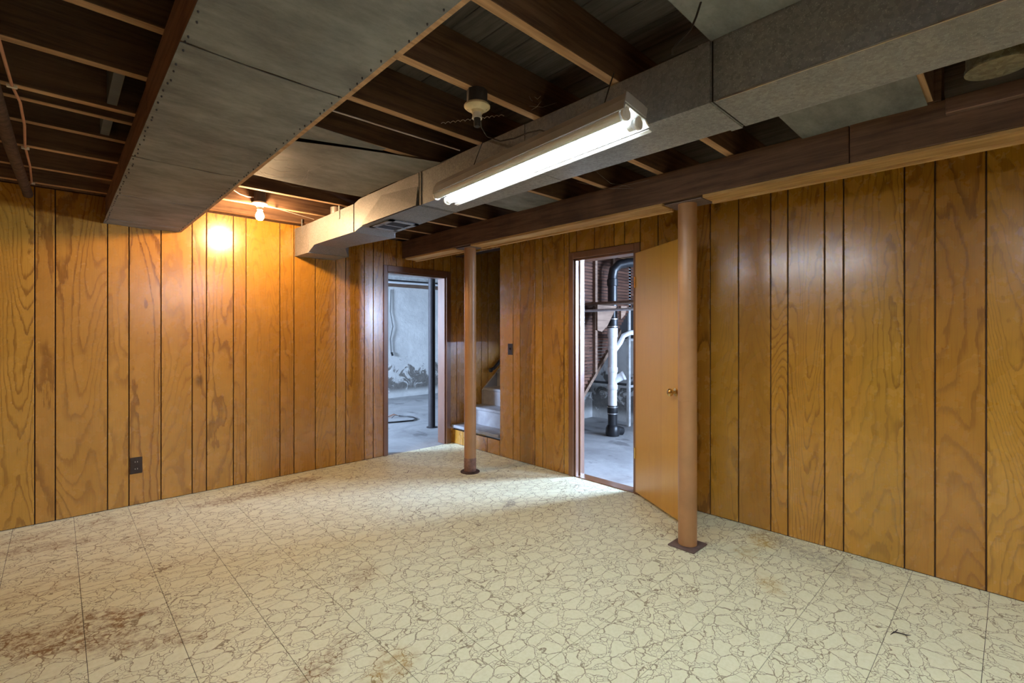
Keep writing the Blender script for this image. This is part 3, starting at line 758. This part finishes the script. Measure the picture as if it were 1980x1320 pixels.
# ------------------------------------------------------------------ stairs behind the opening
stp = thing('staircase', 'grey painted wooden stairs rising behind the panelled wall opening', 'stairs', (3.9, 4.25, 0))
RISE, RUN = .205, .235
for k in range(7):
    z = .190 + k * RISE; x0 = XB - .025 + k * RUN
    y0 = SO + .005 if k == 0 else SO - .0; y1 = YA - PT - .001 if k == 0 else YA - PT - .03
    box('tread', (x0, SO + .004, z), (x0 + RUN + .035, y1, z + .035), M['step'], stp, .006)
    box('riser', (x0 + RUN + .012, SO + .004, z + .035), (x0 + RUN + .028, y1, z + RISE), M['step'], stp)
prism('skirt_board', [(3.925, .42), (3.925, .60), (3.96, .635), (5.2, .635 + 1.24 * RISE / RUN), (5.2, .42 + 1.0 * RISE / RUN), (3.96, .42)], 'y', YA - PT - .028, YA - PT - .001, M['step'], stp)
prism('inner_stringer', [(3.62, .0), (3.62, .2), (5.2, .2 + 1.58 * RISE / RUN), (5.2, .0 + 1.45 * RISE / RUN), (3.75, .0)], 'y', SO - .03, SO + .003, M['util_wood'], stp)
hr = thing('handrail', 'black metal handrail end above the grey stairs', 'handrail', (4.1, 4.6, .84))
tube('rail', [(4.02, YA - .075, .852), (4.08, YA - .075, .875), (4.5, YA - .075, 1.24), (5.0, YA - .075, 1.68)], .022, M['abs'], hr, 14)
lathe('end_knob', (4.02, YA - .075, .850), [(.0001, -.030), (.022, -.022), (.031, 0), (.022, .022), (.0001, .030)], M['abs'], hr, 18)
tube('bracket', [(4.12, YA - .075, .885), (4.12, YA - .04, .868), (4.12, YA - .006, .868)], .008, M['iron'], hr, 8)
# stairwell shell
struct(box('ceiling_stairwell', (XB, SO - .1, 3.3), (6.2, YA + .1, 3.36), M['util_white'], centre=False))
struct(box('wall_stairwell_end', (5.35, SO, 1.5), (5.40, YA, 3.3), M['util_white'], centre=False))
struct(box('wall_stairwell_upper', (XB + TH, SO - .06, 2.42), (6.2, SO - .02, 3.3), M['util_white'], centre=False))

# ------------------------------------------------------------------ back room seen through the left doorway
struct(box('floor_back_room', (-.6, YA, -.06), (7.2, 9.0, -.001), M['conc'], centre=False))
struct(box('wall_back_room_far', (-.6, 8.72, 0), (7.2, 8.95, 2.7), M['plaster'], centre=False))
struct(box('wall_back_room_right', (7.0, YA + TH, 0), (7.2, 8.8, 2.7), M['plaster'], centre=False))
wall_backing('wall_back_room_left', [((-.6, YA + TH, 0), (-.4, 6.2, 2.7)), ((-.6, 7.6, 0), (-.4, 8.8, 2.7)), ((-.6, 6.2, 0), (-.4, 7.6, 1.35)), ((-.6, 6.2, 2.15), (-.4, 7.6, 2.7))], M['plaster'])
window_frame('window_1', 'y', -.50, 6.2, 7.6, 1.35, 2.15)
cb2 = struct(box('ceiling_back_room', (-.6, YA + TH, ZD + .02), (7.2, 8.9, ZD + .08), M['util_white'], centre=False))
for k in range(9):
    yy = 5.05 + k * .42
    box('joist', (-.4, yy - .045, ZJ + .02), (7.1, yy, ZD + .02), M['util_white'], cb2)
box('ledger', (-.4, 8.62, 2.26), (7.1, 8.72, 2.36), M['util_wood'], cb2)
tag(tube('back_room_pipe', [(2.2, 8.45, 2.30), (4.5, 8.3, 2.30), (6.8, 8.2, 2.32)], .022, M['pvc'], None, 10), 'white pipe running along the ceiling of the room behind the left doorway', 'pipe')
tag(tube('back_room_conduit', [(2.2, 7.6, 2.315), (4.6, 8.1, 2.315), (6.8, 7.9, 2.315)], .016, M['iron'], None, 8), 'dark conduit under the joists of the room behind the left doorway', 'pipe')
tag(box('lintel_block', (3.02, 5.30, 2.13), (3.60, 5.345, 2.19), M['beam'], None, .003), 'dark timber batten just inside the left doorway top', 'timber')
pc = thing('grey_post', 'dark grey steel post standing on concrete beyond the left doorway', 'post', (3.815, 5.64, 0))
lathe('pole', (3.815, 5.64, 0), [(.048, .008), (.048, 2.37)], M['iron'], pc, 28)
lathe('base_plate', (3.815, 5.64, 0), [(.075, 0), (.075, .008), (.0, .008)], M['iron'], pc, 28)
fc = thing('floor_cable', 'black cable with frayed end lying on the concrete beyond the left doorway', 'cable', (3.6, 6.2, 0))
tube('cable', [(2.9, 6.45, .012), (3.40, 6.36, .012), (3.66, 6.27, .012), (3.87, 6.22, .012), (3.98, 6.30, .012), (4.02, 6.45, .014), (3.97, 6.6, .018), (3.90, 6.68, .02)], .011, M['black'], fc, 8)
for k in range(5):
    a = 2.1 + .35 * k
    tube('frayed_wire', [(3.90, 6.68, .02), (3.90 + .09 * math.cos(a), 6.68 + .09 * math.sin(a), .045), (3.90 + .17 * math.cos(a), 6.68 + .17 * math.sin(a), .012)], .004, M['cable'] if k % 2 else M['black'], fc, 5)
wc = thing('wall_cable', 'thin black cable hanging down the whitewashed wall beyond the left doorway', 'cable', (4.86, 8.70, 1.0))
tube('cable', [(4.90, 8.70, 2.2), (4.88, 8.69, 1.75), (4.93, 8.68, 1.45), (4.88, 8.69, 1.2), (4.90, 8.69, .92)], .009, M['black'], wc, 6)
tube('plug', [(4.90, 8.68, .93), (4.92, 8.67, .86)], .022, M['black'], wc, 8)

# ------------------------------------------------------------------ utility room seen through the right doorway
struct(box('floor_utility', (XB, -1.0, -.06), (6.4, YA, -.002), M['conc'], centre=False))
wall_backing('wall_utility_far', [((6.12, 1.35, 0), (6.4, YA, 2.55)), ((6.12, -1.0, 0), (6.4, .1, 2.55)), ((6.12, .1, 0), (6.4, 1.35, 1.2)), ((6.12, .1, 2.05), (6.4, 1.35, 2.55))], M['plaster'])
window_frame('window_2', 'y', 6.25, .1, 1.35, 1.2, 2.05)
wall_backing('wall_utility_near', [((XB + TH, -1.0, 0), (4.7, -.85, 2.55)), ((5.8, -1.0, 0), (6.4, -.85, 2.55)), ((4.7, -1.0, 0), (5.8, -.85, 1.4)), ((4.7, -1.0, 2.05), (5.8, -.85, 2.55))], M['plaster'])
window_frame('added_window', 'x', -.93, 4.7, 5.8, 1.4, 2.05)  # window added only to let the side fill light in
struct(box('wall_understair', (4.9, YA - .10, 0), (6.2, YA - .02, .40), M['plaster'], centre=False))
lw = struct(empty('wall_lath', (5.3, 3.87, 1.2)))
yl = 3.755
# lath strips above a sloping board: the side of the stair enclosure
def slope(x): return .50 + (x - 4.75) * .985
z = .30
while z < 2.40:
    xs_ = XB + TH + .005; xe = 6.1 if z > 1.9 else min(6.1, 4.75 + (z - .50) / .985 - .02)
    if xe > xs_ + .1: box('lath_strip', (xs_, yl, z), (xe, yl + .012, z + .034), M['lath'], lw)
    z += .042
bm = bmesh.new()
for p, q in (((4.0, slope(4.0)), (5.62, slope(5.62))),):
    dz = .04
    vs = [bm.verts.new((xx, yy, zz)) for yy in (yl - .03, yl + .02) for xx, zz in ((p[0], p[1] - dz), (q[0], q[1] - dz), (q[0], q[1] + .02), (p[0], p[1] + .02))]
    bm.faces.new(vs[:4]); bm.faces.new(list(reversed(vs[4:])))
    for k in range(4): bm.faces.new((vs[k], vs[(k + 1) % 4], vs[4 + (k + 1) % 4], vs[4 + k]))
o = link('sloping_board', bm_mesh(bm, 'sloping_board'), M['util_wood']); attach(o, lw)
for xx in (5.02, 5.42): box('stud', (xx, yl - .04, slope(xx) + .05), (xx + .045, yl - .001, 2.36), M['util_wood'], lw)
box('backing', (XB + TH, yl + .02, 1.25), (6.1, yl + .03, 2.45), M['dark'], lw)
us = thing('understair_shelves', 'old white painted shelf boards on the stone wall under the stairs', 'shelf', (6.0, 4.2, .55))
for zz in (.555, 1.225, 1.655):
    box('shelf_board', (5.86, 3.80, zz - .018), (6.12, YA - .10, zz + .018), M['util_white'], us, .002)
    box('shelf_top', (5.88, 3.81, zz + .018), (6.11, YA - .11, zz + .024), M['iron'], us)
for a, b in (((5.86, 3.755, 0), (5.91, 3.795, 2.3)), ((5.44, 3.70, 0), (5.485, 3.745, 2.0))):
    box('upright_post', a, b, M['util_white'], us, .002)
st = thing('drain_stack', 'white and black plastic drain stack seen through the right doorway', 'pipe', (5.25, 3.56, 0))
px_, py_ = 5.205, 3.58
lathe('black_foot', (px_, py_, 0), [(.085, 0), (.09, .03), (.088, .10), (.07, .13), (.060, .14), (.060, .30)], M['abs'], st, 24)
tube('floor_elbow', [(px_, py_, .05), (px_ + .09, py_ - .02, .06), (px_ + .15, py_ - .03, .04)], .06, M['abs'], st, 16)
lathe('rubber_coupling', (px_, py_, 0), [(.066, .275), (.068, .28), (.068, .385), (.066, .39)], M['black'], st, 24)
for zz in (.288, .372, 1.408, 1.506): lathe('hose_clamp', (px_, py_, zz), [(.069, -.006), (.0705, -.006), (.0705, .006), (.069, .006)], M['clamp'], st, 24)
lathe('white_pipe', (px_, py_, 0), [(.057, .38), (.057, 1.42)], M['pvc'], st, 24)
for a, b in ((.595, .66), (.82, .885), (1.11, 1.165), (1.27, 1.40)): lathe('pipe_hub', (px_, py_, 0), [(.062, a), (.066, a + .006), (.066, b - .006), (.062, b)], M['pvc'], st, 24)
tube('cleanout_branch', [(px_, py_, .70), (px_ + .05, py_ - .06, .745), (px_ + .08, py_ - .10, .77)], .05, M['pvc'], st, 16)
tube('cleanout_cap', [(px_ + .08, py_ - .10, .77), (px_ + .095, py_ - .12, .782)], .060, M['pvc'], st, 16)
lathe('rubber_coupling', (px_, py_, 0), [(.066, 1.39), (.068, 1.395), (.068, 1.52), (.066, 1.525)], M['black'], st, 24)
tube('black_pipe', [(px_, py_, 1.50), (px_, py_, 2.05), (px_ + .01, py_ - .01, 2.14), (px_ + .06, py_ - .06, 2.21), (px_ + .16, py_ - .14, 2.235), (px_ + .75, py_ - .65, 2.26)], .060, M['abs'], st, 20)
lathe('pipe_hub', (px_, py_, 0), [(.062, 1.93), (.070, 1.935), (.070, 2.02), (.062, 2.025)], M['abs'], st, 24)
tube('side_branch', [(px_ + .02, py_ - .02, 1.10), (px_ + .07, py_ - .07, 1.20), (px_ + .10, py_ - .10, 1.29), (px_ + .16, py_ - .16, 1.33), (px_ + .75, py_ - .60, 1.36)], .032, M['pvc'], st, 16)
sf = thing('utility_shelf', 'long rough shelf board across the room behind the right doorway', 'shelf', (4.9, 3.3, 1.68))
box('shelf_board', (4.78, 2.2, 1.675), (5.02, 3.78, 1.705), M['util_wood'], sf, .003)
prism('gusset_bracket', [(4.76, 1.67), (5.17, 1.67), (5.15, 1.64), (4.97, 1.42), (4.85, 1.34), (4.76, 1.36)], 'y', 3.49, 3.52, M['util_wood'], sf)
prism('gusset_bracket', [(5.19, 1.67), (5.34, 1.67), (5.28, 1.56), (5.19, 1.50)], 'y', 3.44, 3.47, M['util_wood'], sf)
tag(tube('hanging_rod', [(4.74, 3.79, 1.600), (4.74, 2.9, 1.600), (4.74, 2.1, 1.600)], .016, M['rod'], None, 12), 'pale clothes rod below the shelf behind the right doorway', 'rod')
tag(tube('dangling_wire', [(5.5, 3.25, 2.15), (5.42, 3.22, 2.0), (5.38, 3.22, 1.85)], .006, M['wcable'], None, 6), 'bent pale wire dangling behind the right doorway near the door edge', 'wire')

# ------------------------------------------------------------------ debris on the floor
bm = bmesh.new()
add_tube(bm, [(2.66, .375, .004), (2.685, .365, .010), (2.70, .345, .006), (2.69, .325, .012), (2.72, .312, .004)], .003, 6, True, [.001, .0032, .0026, .003, .0008])
add_tube(bm, [(2.685, .365, .006), (2.73, .36, .003)], .0018, 5)
tag(link('floor_debris', bm_mesh(bm, 'floor_debris', True), M['iron']), 'small dark curled scrap lying on the floor at lower right', 'debris')
